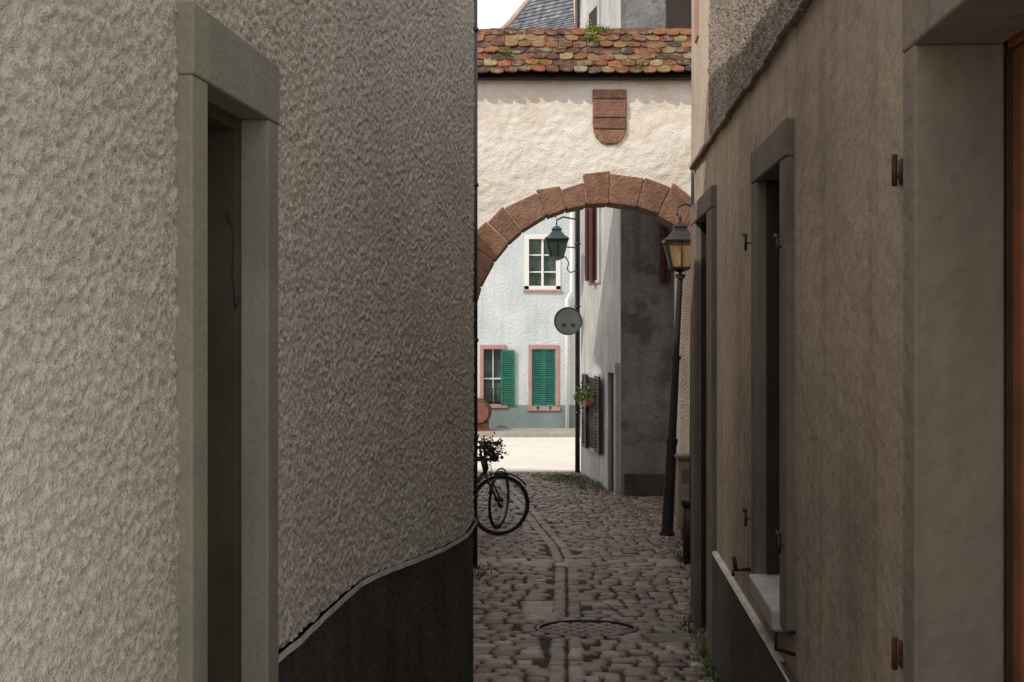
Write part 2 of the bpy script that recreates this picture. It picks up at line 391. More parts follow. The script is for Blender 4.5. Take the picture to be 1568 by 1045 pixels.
# ------------------------------------------------------------------ right house
parts=[]; TOPR=2.42; YR0=1.9
FR=frame((0.744,0),(0.0533,1))
ops=[(2.10+0.02,3.32-0.02,-3,0.80-0.02),(5.13+.02,6.23-.02,-1.14,0.73-.02),(8.22+.02,9.94-.3,-3,0.78-.02)]
mb=MB(); wall(mb,FR,YR0,9.96,-2.6,1.065,0.5,ops); mb.obj('wall_plaster','plaster_r',parent=parts)
P=lambda a,d,zz:(FR[0][0]+FR[1][0]*a+FR[2][0]*d, FR[0][1]+FR[1][1]*a+FR[2][1]*d, zz)
mb=MB(); mb.lbox(FR,YR0,8.45,-0.5,0.0,1.075,TOPR); mb.obj('wall_upper_core','rough_r',parent=parts)
vs=[];fs=[];na=int((8.46-3.2)/0.02);nzq=90
for i in range(na+1):
    for j in range(nzq+1):
        s=3.2+i*0.02; z=1.072+(2.4-1.072)*j/nzq; p=Vector((s,0,z))
        vs.append(P(s,0.022+0.012*noise.noise(p*26)+0.007*noise.noise(p*60)+0.008*noise.noise(p*3),z))
n=nzq+1
for i in range(na):
    for j in range(nzq): fs.append((i*n+j,i*n+j+1,(i+1)*n+j+1,(i+1)*n+j))
mb=MB(); mb.add(vs,fs); mb.obj('wall_upper_roughcast','rough_r',smooth=True,parent=parts)
mb=MB(); mb.lbox(FR,8.452,9.99,-0.5,0.018,1.072,TOPR); mb.obj('wall_upper_plaster','plaster_r2',bevel=0.01,parent=parts)
mb=MB(); s=YR0
while s<9.95:
    l=U(0.15,0.5); mb.lbox(FR,s,min(s+l,9.97),-0.1,0.026+U(0,0.010),1.054+U(-.012,.008),1.078); s+=l
mb.obj('string_course','rough_r',bevel=0.006,parent=parts)
mb=MB()
surround(mb,FR,5.13,6.23,-1.14,0.73,0.18,0.14,0.3,0.03)
surround(mb,FR,8.22,9.90,-2.5,0.78,0.36,0.13,0.3,0.03)
mb.obj('window_surrounds','stone_r',bevel=0.008,parent=parts)
mb=MB()
mb.lbox(FR,3.20,3.32,-0.19,0.010,-2.5,0.62); mb.lbox(FR,2.10,2.2,-0.19,0.010,-2.5,0.62); mb.lbox(FR,2.098,3.322,-0.19,0.012,0.62,0.8)
mb.obj('doorway_surround','doorstone',bevel=0.006,parent=parts)
mb=MB()
mb.lbox(FR,3.09,3.195,-0.26,-0.192,-2.5,0.60); mb.lbox(FR,2.2,3.195,-0.26,-0.192,0.60,0.70); 
mb.lbox(FR,2.98,3.088,-0.25,-0.212,-2.5,0.598)
mb.obj('door_frame','wood',bevel=0.01,parent=parts)
mb=MB(); mb.lbox(FR,2.2,2.978,-0.27,-0.225,-2.5,0.598)
for k in range(3): mb.lbox(FR,2.3,2.9,-0.226,-0.215,-1.6+0.72*k,-1.0+0.72*k)
mb.lbox(FR,3.150,3.158,-0.20,-0.186,-2.5,0.60); mb.lbox(FR,3.178,3.183,-0.20,-0.188,-2.5,0.60)
mb.obj('door_leaf','woodd',bevel=0.002,parent=parts)
mb=MB(); mb.lbox(FR,5.0,6.4,-0.36,-0.31,-1.3,0.8); mb.lbox(FR,8.0,10-.1,-0.36,-0.31,-2.5,0.9); mb.lbox(FR,2.0,3.6,-0.4,-0.31,-2.5,0.9)
mb.obj('dark_openings','dark',parent=parts)
mb=MB(); mb.lbox(FR,5.31,6.05,-0.28,-0.24,-1.06,0.55); 
mb.lbox(FR,8.58,9.54,-0.28,-0.22,-2.3,0.64)
mb.lbox(FR,6.028,6.052,-0.27,-0.014,-1.07,0.585); mb.lbox(FR,9.515,9.542,-0.27,-0.014,-2.4,0.645)  # dark liners over the far stone reveals, shade put in as colour
mb.obj('panels_and_reveal_shade','woodd',parent=parts)
mb=MB(); mb.lbox(FR,5.30,6.06,-0.30,0.06,-1.16,-1.08); mb.obj('window_sill','sill',bevel=0.01,parent=parts)
mb=MB(); 
def sloped(a,b2,d,za,zb):
    mb.hexa([P(a,-.1,-2.6),P(b2,-.1,-2.6),P(b2,d,-2.6),P(a,d,-2.6),P(a,-.1,za),P(b2,-.1,zb),P(b2,d,zb),P(a,d,za)])
sloped(3.32,5.0,0.025,-1.27,-1.28); sloped(5.0,8.2,0.025,-1.28,-1.345)
mb.obj('plinth','plinth_r',bevel=0.005,parent=parts)
mb=MB(); mb.hexa([P(3.32,-.1,-1.268),P(8.2,-.1,-1.343),P(8.2,.030,-1.343),P(3.32,.030,-1.268),P(3.32,-.1,-1.256),P(8.2,-.1,-1.331),P(8.2,.022,-1.331),P(3.32,.022,-1.256)])
mb.obj('plinth_edge','edge',parent=parts)
mb=MB()
def dog(s,z,sc=1.0):
    mb.tube([P(s,0.0,z),P(s,0.06*sc,z)],0.006*sc,6); mb.tube([P(s,0.06*sc,z-0.045*sc),P(s,0.06*sc,z+0.04*sc)],0.009*sc,6)
    mb.tube([P(s,0.06*sc,z+0.04*sc),P(s+0.02,0.07*sc,z+0.055*sc)],0.012*sc,6)
for s,z in ((6.30,0.34),(6.30,-0.88),(5.2,-0.82),(5.24,0.27)): dog(s,z,0.75)
mb.tube([P(6.5,0,-1.14),P(6.5,0.08,-1.14),P(6.5,0.08,-1.17)],0.009,6); mb.tube([P(6.5,0.08,-1.14),P(6.38,0.08,-1.12),P(6.38,0.09,-1.06)],0.010,6)
mb.tube([P(5.1,0,-1.12),P(5.1,0.07,-1.12),P(5.1,0.07,-1.18),P(5.1,0.0,-1.20)],0.008,6)
mb.obj('shutter_dogs','iron',smooth=True,parent=parts)
mb=MB()
for z in (0.34,-0.80):
    mb.tube([P(3.36,0,z),P(3.36,0.02,z)],0.007,6); mb.tube([P(3.36,0.02,z-0.025),P(3.36,0.02,z+0.05)],0.007,8); mb.lbox(FR,3.345,3.385,0.0,0.006,z-0.02,z+0.04)
mb.tube([P(3.0,-0.20,0.53),P(3.0,-0.20,0.42)],0.009,8); mb.tube([P(3.0,-0.20,0.37),P(3.0,-0.20,0.34)],0.009,8)
mb.obj('hinge_pintles','rust',smooth=True,parent=parts)
mb=MB(); mb.prism([(1.38,YR0+.05),(1.80,9.9),(8,9.9),(8,YR0+.05)],-2.6,TOPR-.05); mb.obj('core_walls','plaster_r2',parent=parts)
mb=MB(); mb.add([(0.82,YR0-.1,TOPR+.01),(8.2,YR0-.1,TOPR+.01),(8.2,10.05,TOPR+.01),(1.26,10.05,TOPR+.01),(4.6,YR0-.1,TOPR+0.8),(4.9,10.05,TOPR+0.8)],[(0,1,4),(1,2,5,4),(2,3,5),(3,0,4,5),(0,3,2,1)]); mb.obj('roof','tile',parent=parts)
mb=MB(); mb.lbox(FR,9.3,9.55,-0.1,0.03,1.85,2.38); mb.obj('upper_window_jamb','pink',bevel=0.01,parent=parts)
group('plaster_house',parts)

parts=[]
mb=MB(); mb.prism([(1.36,10.0),(2.40,17.96),(8,17.96),(8,10.0)],-2.6,2.4); mb.obj('walls','rough_r',parent=parts)
mb=MB(); mb.add([(1.40,10.1,2.4),(2.42,17.6,2.4),(8.2,17.6,2.4),(8.2,10.1,2.4),(5,10.1,3.3),(5.4,17.6,3.3)],[(0,1,5,4),(1,2,5),(2,3,4,5),(3,0,4),(0,3,2,1)]); mb.obj('roof','tile',parent=parts)
group('roughcast_side_house',parts)
for nm,poly,zt,mt in (('ochre_house',[(-6,8.9),(-0.44,8.9),(-0.44,12.75),(-6,12.75)],3.6,'ochre'),
                   ('unseen_sun_blocker',[(-6,12.8),(-1.75,12.8),(-1.75,17.95),(-6,17.95)],2.5,'ochre'),  # unseen block, added to shade the paving but leave the arch sunlit
                   ('unseen_low_sun_blocker',[(-7,18.7),(-1.6,18.7),(-1.6,20.4),(-7,20.4)],1.4,'ghl')):  # unseen block, added to cast shade just beyond the arch
    ps=[]
    mb=MB(); mb.prism(poly,-2.7,zt); mb.obj('walls',mt,parent=ps)
    x0,y0=poly[0];x1,y1=poly[2]
    mb=MB(); mb.add([(x0-.1,y0,zt),(x1+.03,y0,zt),(x1+.03,y1,zt),(x0-.1,y1,zt),((x0+x1)/2,y0,zt+.5),((x0+x1)/2,y1,zt+.5)],[(0,1,4),(1,2,5,4),(2,3,5),(3,0,4,5),(0,3,2,1)]); mb.obj('roof','tile',parent=ps)
    group(nm,ps)
mb=MB(); mb.tube([(-0.345,12.82,gz(12.8)-0.02),(-0.345,12.82,3.5)],0.035,12)
for z in (-1.6,-0.2,1.2,2.6): mb.tube([(-0.345,12.82,z),(-0.345,12.82,z+0.03)],0.045,12)
mb.obj('drain_pipe','iron',smooth=True)
mb=MB(); mb.tube([(1.615,13.0,gz(13)-0.02),(1.615,13.0,gz(13)+0.58)],0.055,14); mb.tube([(1.615,13.0,gz(13)+0.54),(1.615,13.0,gz(13)+0.60)],0.07,14); mb.tube([(1.66,13.0,gz(13)+0.5),(1.68,13.0,2.3)],0.04,12)
mb.obj('drain_pipe','iron',smooth=True)
ps=[]
mb=MB(); mb.box(1.755,1.95,15.0,15.22,gz(15)+0.12,gz(15)+0.86); mb.obj('cabinet','box',bevel=0.01,parent=ps)
mb=MB(); mb.box(1.74,1.96,14.98,15.24,gz(15)+0.862,gz(15)+0.90); mb.box(1.80,1.90,15.06,15.16,gz(15)-.02,gz(15)+0.12);mb.box(1.79,1.86,14.99,14.998,gz(15)+0.62,gz(15)+0.76); mb.obj('lid','stone_r',bevel=0.005,parent=ps)
group('utility_box',ps)

# ------------------------------------------------------------------ archway
parts=[]
AX,AZ,AR,AY=1.165,-0.20,1.67,18.0
mb=MB(); st=0.025; x0,x1,z0,z1=-2.0,3.3,-2.6,3.07
nxn=int((x1-x0)/st); nzn=int((z1-z0)/st); vs=[];fs=[]
for i in range(nxn+1):
    for j in range(nzn+1):
        x=x0+i*st; z=z0+j*st; p=Vector((x,0,z))
        q=Vector((x*0.8+z*0.5,0,z*0.9-x*0.4))
        d=0.009*noise.noise(q*7)+0.009*noise.noise(q*15+Vector((0,5,0)))+0.02*noise.noise(p*1.2)
        vs.append((x,AY-d,z))
n=nzn+1
def inside(x,z,R2): 
    if z>AZ: return math.hypot(x-AX,z-AZ)<R2
    return abs(x-AX)<R2
for i in range(nxn):
    for j in range(nzn):
        x=x0+(i+.5)*st; z=z0+(j+.5)*st
        if inside(x,z,AR+0.10): continue
        fs.append((i*n+j,(i+1)*n+j,(i+1)*n+j+1,i*n+j+1))
mb.add(vs,fs); mb.obj('wall_front','arch',smooth=True,parent=parts)
mb=MB(); vs=[(x,AY+0.6,z) for x,y_,z in vs]; mb.add(vs,[f[::-1] for f in fs]); mb.obj('wall_back','arch',parent=parts)
mb=MB(); mb.box(x0,x1,AY+0.05,AY+0.58,2.0,3.0); mb.box(x0,-0.62,AY+0.06,AY+0.55,-2.6,1.9); mb.obj('wall_core','arch',parent=parts)
mb=MB(); th=44.0
while th<182:
    w=U(7.5,13.5); a0=math.radians(th+0.15); a1=math.radians(min(th+w,184)-0.15); ro=AR+U(0.28,0.42); rr2=U(0,1)
    ro2=ro+U(-.07,.07); ri=AR+U(-.015,.015); yf=AY-0.025-U(0,0.018)
    c=[]
    for yq in (yf,AY+0.62):
        c+= [(AX+ri*math.cos(a0),yq,AZ+ri*math.sin(a0)),(AX+ri*math.cos(a1),yq,AZ+ri*math.sin(a1)),
             (AX+ro2*math.cos(a1),yq,AZ+ro2*math.sin(a1)),(AX+ro*math.cos(a0),yq,AZ+ro*math.sin(a0))]
    mb.hexa(c,rr2); th+=w
z=-2.6
while z<AZ-0.02:
    h=U(0.3,0.5); z2=min(z+h,AZ-0.01); mb.box(AX-AR-U(.35,.55),AX-AR,AY-0.045,AY+0.62,z,z2-0.012,R()); z+=h
mb.obj('voussoirs','sand',bevel=0.016,parent=parts)
mb=MB(); vs=[];fs=[];N=60
for i in range(N+1):
    a=math.radians(40+142*i/N)
    for rr3 in (AR+0.03,AR+0.22): 
        vs.append((AX+rr3*math.cos(a),AY-0.016,AZ+rr3*math.sin(a)))
for i in range(N): fs.append((2*i,2*i+2,2*i+3,2*i+1))
vs2=len(vs)
for i in range(N+1):
    a=math.radians(40+142*i/N)
    for yq in (AY-0.016,AY+0.6): vs.append((AX+(AR+0.03)*math.cos(a),yq,AZ+(AR+0.03)*math.sin(a)))
for i in range(N): fs.append((vs2+2*i,vs2+2*i+1,vs2+2*i+3,vs2+2*i+2))
mb.add(vs,fs); mb.obj('mortar','sill',parent=parts)
mb=MB(); mb.box(2.12,3.2,AY+0.0,AY+0.58,-2.7,1.20); mb.obj('pier','rough_r',bevel=0.02,parent=parts)
mb=MB(); cx=1.236; w=0.215; zt=2.915
def shield(zA,zB,y0,y1,r,sc=1.0):
    def hw(z):
        t=(zt-z)/0.70
        return w*sc*(1 if t<0.68 else math.sqrt(max(0,1-((t-0.68)/0.33)**2)))
    n=8; L=[];
    for i in range(n+1):
        z=zA+(zB-zA)*i/n; L.append((z,max(hw(z),0.004)))
    poly=[(cx-h,z) for z,h in L]+[(cx+h,z) for z,h in L[::-1]]
    m=len(poly); mb.add([(x,y0,z) for x,z in poly]+[(x,y1,z) for x,z in poly],[tuple(range(m)),tuple(range(m,2*m))[::-1]]+[(i,m+i,m+(i+1)%m,(i+1)%m) for i in range(m)],r)
shield(zt,zt-0.705,AY-0.020,AY+0.02,0.2)
for a,b2,rv in ((0.0,0.115,0.9),(0.13,0.355,0.5),(0.37,0.50,0.75),(0.515,0.69,0.4)): shield(zt-a-0.004,zt-b2,AY-0.038,AY-0.015,rv,0.96)
mb.obj('coat_of_arms_shield','sand',bevel=0.008,parent=parts)
mb=MB()
ex,ez=AY-0.20,3.05; ang=math.radians(45); rows=7; sp=0.135; RL=0.98
Ls=Vector((0,math.cos(ang),math.sin(ang))); Nn=Vector((0,-math.sin(ang),math.cos(ang)))
def tile(mb,cx,base,Ls,Nn,rv,Lt):
    w=0.084; pts=[(-w,Lt),(-w,0.055),(-w*0.85,0.022),(-w*0.45,0.004),(0,0),(w*0.45,0.004),(w*0.85,0.022),(w,0.055),(w,Lt)]
    tw=U(-.05,.05); lift=U(0.0,0.018)
    vs=[]
    for t in (0.018,0.0):
        for (a,l) in pts:
            p=base+Vector((cx+a+tw*l,0,0))+Ls*(l)+Nn*(0.044-0.11*l+t+lift+tw*a*2)
            vs.append(p)
    m=len(pts)
    mb.add(vs,[tuple(range(m))[::-1],tuple(range(m,2*m))]+[(i,(i+1)%m,m+(i+1)%m,m+i) for i in range(m)],rv)
ridge=Vector((0,ex,ez))+Ls*RL
for side in (0,1):
    Lx=Ls if side==0 else Vector((0,-Ls.y,Ls.z)); Nx=Nn if side==0 else Vector((0,-Nn.y,Nn.z))
    e0=ridge-Lx*RL
    for r_ in range(rows):
        off=0.0875 if r_%2 else 0
        x=-2.1+off
        while x<3.3:
            sag=0.016*noise.noise(Vector((x*1.1,r_*.4,side)))
            tile(mb,x,e0+Lx*(r_*sp+U(-.014,.014))+Nx*sag,Lx,Nx,R(),min(0.33,RL-r_*sp)); x+=0.174
mb.obj('roof_tiles','tile',parent=parts)
mb=MB()
mb.add([(-2.1,ex+.05,ez-.02),(3.25,ex+.05,ez-.02),(3.25,ridge.y,ridge.z-.07),(-2.1,ridge.y,ridge.z-.07),(-2.1,2*ridge.y-ex-.05,ez-.02),(3.25,2*ridge.y-ex-.05,ez-.02)],[(0,1,2,3),(3,2,5,4),(0,4,5,1)])
mb.obj('roof_boards','woodd',parent=parts)
mb=MB(); x=-2.1
while x<3.2:
    vs=[];n=9;L=0.36
    for xx,rr4 in ((x,0.075),(x+L,0.064)):
        for t in (0,0.014):
            for k in range(n):
                a=math.pi*k/(n-1); vs.append((xx,ridge.y+(rr4-t)*math.cos(a),ridge.z-0.035+(rr4-t)*math.sin(a)))
    fs=[]
    for k in range(n-1): fs.append((k,k+1,2*n+k+1,2*n+k)); fs.append((k,k+1,n+k+1,n+k))
    mb.add(vs,fs,0.82 if x<-0.3 else U(0,0.7)); x+=0.33
mb.obj('ridge_tiles','tile',parent=parts)
mb=MB()
for (cx2,l,nn,sp2) in ((1.10,0.93,420,0.07),(1.02,0.74,200,0.05),(-0.1,0.4,90,0.05),(0.3,0.2,80,0.06),(1.6,0.1,60,0.05),(0.6,.5,60,.05),(1.9,.5,60,.05)):
    c0=Vector((cx2,ex,ez))+Ls*l
    for i in range(nn):
        p=c0+Vector((random.gauss(0,sp2),0,0))+Ls*random.gauss(0,sp2*0.6)+Nn*(0.05+abs(random.gauss(0,0.028)))
        s=U(0.008,0.018); a=Vector((U(-1,1),U(-1,1),U(-1,1))).normalized()*s; b3=Vector((U(-1,1),U(-1,1),U(-1,1))).normalized()*s
        mb.add([p-a,p-b3,p+a,p+b3],[(0,1,2,3)])
mb.obj('moss_clumps','moss',parent=parts)
group('stone_archway',parts)

# ------------------------------------------------------------------ grey house beyond arch
parts=[]; TG=7.0
mb=MB(); mb.prism([(1.51,19.8),(6,19.8),(6,23.4),(1.1,22.7)],-2.7,TG); mb.obj('walls','ghl',parent=parts)
mb=MB(); mb.box(1.515,5.9,19.775,19.9,-2.7,TG-.1); mb.obj('wall_weathered_front','ghd',parent=parts)
FG=frame((1.51,19.8),(-0.41,2.9))
mb=MB(); mb.box(1.56,2.3,19.74,19.78,-2.6,-2.14); mb.obj('plinth','plinth',bevel=0.01,parent=parts)
mb=MB(); mb.lbox(FG,0.06,0.16,-.02,0.06,-2.6,-0.62); mb.lbox(FG,0.56,0.64,-.02,0.06,-2.6,-0.62); mb.lbox(FG,0.05,0.66,-.02,0.07,-0.75,-0.60)
mb.lbox(FG,1.35,2.25,-.02,0.03,-2.02,-0.80); mb.lbox(FG,1.35,2.25,-.02,0.03,0.55,1.75); mb.lbox(FG,1.35,2.25,-.02,0.03,3.0,4.8)
mb.obj('surrounds','ghl',bevel=0.005,parent=parts)
mb=MB(); mb.lbox(FG,0.16,0.56,-.02,0.012,-2.6,-0.75); mb.lbox(FG,1.5,2.1,0.0,0.036,-1.95,-0.88); mb.lbox(FG,1.5,2.1,0.0,0.036,0.6,1.7); mb.lbox(FG,1.5,2.1,0.0,0.036,3.1,4.7)
mb.obj('openings','dark',parent=parts)
mb=MB()
shutter(mb,FG,1.12,1.48,-1.98,-0.84,0.05); shutter(mb,FG,2.12,2.45,-1.98,-0.84,0.05)
mb.obj('window_shutters','woodd',parent=parts)
mb=MB(); shutter(mb,FG,1.62,1.78,0.55,1.75,0.06); shutter(mb,FG,2.12,2.25,0.6,1.75,0.04)
F0=frameR((0,19.77),(1,0)); shutter(mb,F0,2.06,2.20,0.5,1.75,0.01); 
mb.obj('red_shutters','redsh',parent=parts)
mb=MB(); mb.box(2.14,2.55,19.74,19.772,3.6,5.2); mb.obj('upper_window','woodd',parent=parts)
mb=MB(); mb.tube([(1.05,22.78,-2.48),(1.05,22.78,TG)],0.04,12)
for z in (-1.5,0.2,1.2): mb.tube([(1.05,22.78,z),(1.05,22.78,z+.03)],0.055,12)
mb.obj('downpipe','iron',smooth=True,parent=parts)
mb=MB(); mb.lbox(FG,1.5,2.1,0.04,0.2,-1.30,-1.18); mb.obj('flower_box','terra',bevel=0.01,parent=parts)
mb=MB()
for i in range(420):
    s=U(1.4,2.15); d=U(0.05,0.28); z=-1.17+abs(random.gauss(0,0.07))-max(0,d-0.2)*U(0,2.5)
    mb.leafcloud((FG[0][0]+FG[1][0]*s+FG[2][0]*d,FG[0][1]+FG[1][1]*s+FG[2][1]*d,z),(0,0,0),1,.012,.028)
mb.obj('flower_box_plants','leaf',parent=parts)
mb=MB(); mb.add([(1.0,19.7,TG),(6.2,19.7,TG),(6.2,23.6,TG),(0.95,23.0,TG),(1.9,21.5,TG+1.3),(6,21.5,TG+1.3)],[(0,1,5,4),(1,2,5),(2,3,4,5),(3,0,4),(0,3,2,1)]); mb.obj('roof','tile',parent=parts)
group('grey_house',parts)

ps=[]
mb=MB(); c=Vector((0.885,22.45,-0.02))
def disc(mb,c,r,t,n=40):
    vs=[(c[0]+r*math.cos(2*math.pi*k/n),c[1]+dy,c[2]+r*math.sin(2*math.pi*k/n)) for dy in (0,t) for k in range(n)]
    mb.add(vs,[tuple(range(n)),tuple(range(n,2*n))[::-1]]+[(k,n+k,n+(k+1)%n,(k+1)%n) for k in range(n)])
disc(mb,c,0.205,0.01); mb.obj('disc','signg',parent=ps)
mb=MB(); mb.ring(c+Vector((0,0.003,0)),(0,1,0),0.212,0.012,48,8); mb.box(0.79,0.83,22.43,22.449,-0.09,-0.05); mb.box(0.93,0.97,22.43,22.449,-0.09,-0.05)
mb.tube([(0.80,22.46,0.06),(1.06,22.76,0.06)],0.012,8); mb.tube([(0.80,22.46,-0.07),(1.06,22.76,-0.07)],0.012,8)
mb.obj('rim_and_bracket','iron',smooth=True,parent=ps); group('round_traffic_sign',ps)

def lantern(mbm,mbg,c,h,wt,wb):
    def sq(w,z): return [(c[0]+sx*w/2,c[1]+sy*w/2,c[2]+z) for sx,sy in((-1,-1),(1,-1),(1,1),(-1,1))]
    a=sq(wb,0);b2=sq(wt,h)
    mbg.add(sq(wb*.93,0.01)+sq(wt*.93,h-.01),[(0,1,5,4),(1,2,6,5),(2,3,7,6),(3,0,4,7)])
    for i in range(4):
        mbm.tube([a[i],b2[i]],0.012,6); mbm.tube([a[i],a[(i+1)%4]],0.012,6); mbm.tube([b2[i],b2[(i+1)%4]],0.016,6)
        m1=tuple((p+q)/2 for p,q in zip(a[i],a[(i+1)%4]));m2=tuple((p+q)/2 for p,q in zip(b2[i],b2[(i+1)%4])); mbm.tube([m1,m2],0.006,5)
    k=wt*0.5*1.414
    mbm.lathe((c[0],c[1],c[2]+h),[(k*1.12,0),(k*1.12,0.015),(k*0.75,0.06),(k*0.45,0.12),(k*0.42,0.15),(k*0.5,0.16),(k*0.25,0.20),(0.012,0.22),(0.02,0.25),(0.004,0.30)],4)
    mbm.lathe((c[0],c[1],c[2]-0.05),[(0.03,0),(wb*.7,0.045),(wb*.7,0.055)],8)
ps=[]
m1=MB();m2=MB(); lantern(m1,m2,(0.70,22.3,0.98),0.28,0.34,0.20)
m1.tube([(0.70,22.3,1.52),(0.70,22.3,1.56),(0.80,22.4,1.62),(1.06,22.76,1.60)],0.014,8)
m1.tube([(0.70,22.3,1.60),(0.62,22.2,1.66),(0.66,22.25,1.72),(0.8,22.4,1.70)],0.01,6)
m1.tube([(0.84,22.45,1.0),(0.9,22.5,0.9),(0.87,22.5,0.8),(0.93,22.6,0.75),(1.06,22.76,0.8)],0.01,6)
m1.tube([(0.84,22.45,1.15),(1.06,22.76,1.15)],0.012,6)
m1.obj('bracket_and_cage','patina',parent=ps); m2.obj('glass','glass',parent=ps); group('wall_lantern',ps)

ps=[]; gb=gz(15.6)
pb=Vector((1.70,15.6,gb-0.02)); pt=Vector((1.845,15.6,0.50))
m1=MB(); m2=MB()
def pp(t): return pb.lerp(pt,t)
m1.tube([pp(0),pp(0.02)],0.085,14); m1.tube([pp(0.02),pp(0.36)],0.066,14,r2=0.056); m1.tube([pp(0.355),pp(0.375)],0.066,14); m1.tube([pp(0.375),pp(0.68)],0.047,14,r2=0.042); m1.tube([pp(0.675),pp(0.69)],0.055,14); m1.tube([pp(0.69),pp(1)],0.036,14,r2=0.03)
m1.tube([pp(0.985),pp(1.0)],0.055,14)
lantern(m1,m2,(1.845,15.6,0.57),0.29,0.33,0.20)
m1.tube([(1.845,15.6,0.48),(1.845,15.6,0.56)],0.02,8)
arc=[(1.90+0.09*math.cos(a),15.6,1.17+0.1*math.sin(a)) for a in [math.radians(200-20*k) for k in range(12)]]
m1.tube(arc,0.012,6)
m1.obj('pole_and_cage','iron',parent=ps,smooth=False); m2.obj('glass','lglass',parent=ps)
m3=MB(); m3.lathe((1.845,15.6,0.58),[(0.02,0),(0.03,0.05),(0.045,0.1),(0.035,0.16),(0.008,0.19)],10); m3.obj('bulb','white',smooth=True,parent=ps)
group('street_lamp',ps)

# ------------------------------------------------------------------ bicycles
def bicycle(px,py,yaw,steer,hb_bag,lean=0.07):
    Mx=Matrix.Translation((px,py,gz(py)))@Matrix.Rotation(yaw,4,'Z')@Matrix.Rotation(lean,4,'X')
    ps=[]; fr=MB(Mx);ty=MB(Mx);stl=MB(Mx)
    Rw=0.335
    def wheel(c,ax):
        ty.ring(c,ax,Rw-0.018,0.018,44,8); stl.ring(c,ax,Rw-0.043,0.008,40,6)
        c=Vector(c); ax=Vector(ax).normalized(); a=ax.cross(Vector((0,0,1))).normalized(); b3=ax.cross(a)
        for k in range(24):
            t=2*math.pi*k/24; stl.tube([c+ax*(0.025 if k%2 else -.025),c+(a*math.cos(t)+b3*math.sin(t))*(Rw-0.04)],0.0016,3)
        fr.tube([c-ax*0.05,c+ax*0.05],0.022,8)
    ax=Vector((math.sin(-steer),math.cos(-steer),0))
    fc=(0.0,0,Rw); rc=(-1.06,0,Rw); wheel(fc,ax); wheel(rc,(0,1,0))
    bb=(-0.60,0,0.29); st_=(-0.78,0,0.80); hd=(-0.20,0,0.84); hd2=(-0.165,0,0.70)
    for a,b3,r in ((bb,st_,.016),(hd2,bb,.019),(hd,st_,.016),(hd,hd2,.02)): fr.tube([a,b3],r,8)
    for s in (-1,1):
        fr.tube([bb,(-1.06,s*.06,Rw)],0.009,6); fr.tube([(-.77,s*.02,.76),(-1.06,s*.06,Rw)],0.008,6)
        fr.tube([(-.16,s*.05,.68),(-.10,s*.055,.52),(0,s*.05,Rw)],0.011,6)
    fr.tube([hd,(-.225,0,.98)],0.013,8)
    hx=Vector((-.20,0,1.0)); side=ax
    fr.tube([hx-side*.28-Vector((.12,0,-.02)),hx-side*.22-Vector((.03,0,-.03)),hx,hx+side*.22-Vector((.03,0,-.03)),hx+side*.28-Vector((.12,0,-.02))],0.012,8)
    for s in (-1,1): ty.tube([hx+side*s*.27-Vector((.10,0,-.02)),hx+side*s*.31-Vector((.2,0,-.02))],0.017,8)
    fr.tube([hx+side*.1,hx+side*.14+Vector((.06,0,.09))],0.007,6); fr.tube([hx-side*.12,hx-side*.14+Vector((.05,0,.07))],0.007,6)
    ty.lathe((-.80,0,.84),[(0.03,0),(0.11,0.03),(0.10,0.07),(0.05,0.085)],12)
    fr.tube([(-.78,0,.8),(-.80,0,.86)],0.012,8)
    fr.ring((-.60,.05,.29),(0,1,0),0.09,0.006,24,5); fr.tube([(-.6,.06,.29),(-.52,.08,.15)],0.010,6); fr.tube([(-.6,-.06,.29),(-.68,-.08,.43)],0.010,6)
    for c,rot in ((fc,steer),(rc,0)):
        a=[]
        for k in range(11):
            t=math.radians(35+12.5*k); x=math.cos(t)*(Rw+.025)
            a.append((c[0]+x*math.cos(rot),x*math.sin(rot),c[2]+math.sin(t)*(Rw+.025)))
        fr.tube(a,0.010,6)
    fr.tube([(-1.0,.06,.74),(-.8,.06,.74)],0.008,6); fr.tube([(-1.25,.06,.74),(-1.0,.06,.74),(-1.06,.06,Rw)],0.007,6); fr.tube([(-1.25,-.06,.74),(-.8,-.06,.74)],0.007,6); fr.tube([(-1.25,-.06,.74),(-1.25,.06,.74)],0.007,6)
    if hb_bag:
        for k in range(5):
            s=-1 if k%2 else 1
            fr.tube([hx+side*s*(.2-.03*k),hx+side*s*.12+Vector((.10,0,.06-.02*k)),hx+Vector((.06,0,-.12)),Vector((-.1,0,.62))],0.004,5)
        fr.lathe((-0.08,0,.78),[(0.02,0),(0.05,0.02),(0.055,0.07),(0.03,0.10)],10)
        b4=MB(Mx); b4.leafcloud((-.12,0,.93),(.06,.10,.05),170,.010,.024); b4.obj('garland_leaves','leaf',parent=ps)
        b5=MB(Mx); b5.leafcloud((-.10,0,.95),(.06,.10,.05),90,.010,.022); b5.obj('garland_blossoms','bloom',parent=ps)
        b6=MB(Mx); b6.leafcloud((-.14,0,.90),(.05,.09,.06),160,.014,.028); b6.obj('garland_dark_leaves','iron',parent=ps)
    fr.obj('frame_and_handlebar','iron',smooth=True,parent=ps); ty.obj('tyres_and_saddle','rubber',smooth=True,parent=ps); stl.obj('rims_and_spokes','steel',smooth=True,parent=ps)
    group('bicycle',ps)
bicycle(-0.135,15.6,math.radians(6),0.12,False)
bicycle(-0.16,16.35,math.radians(28),0.75,True)

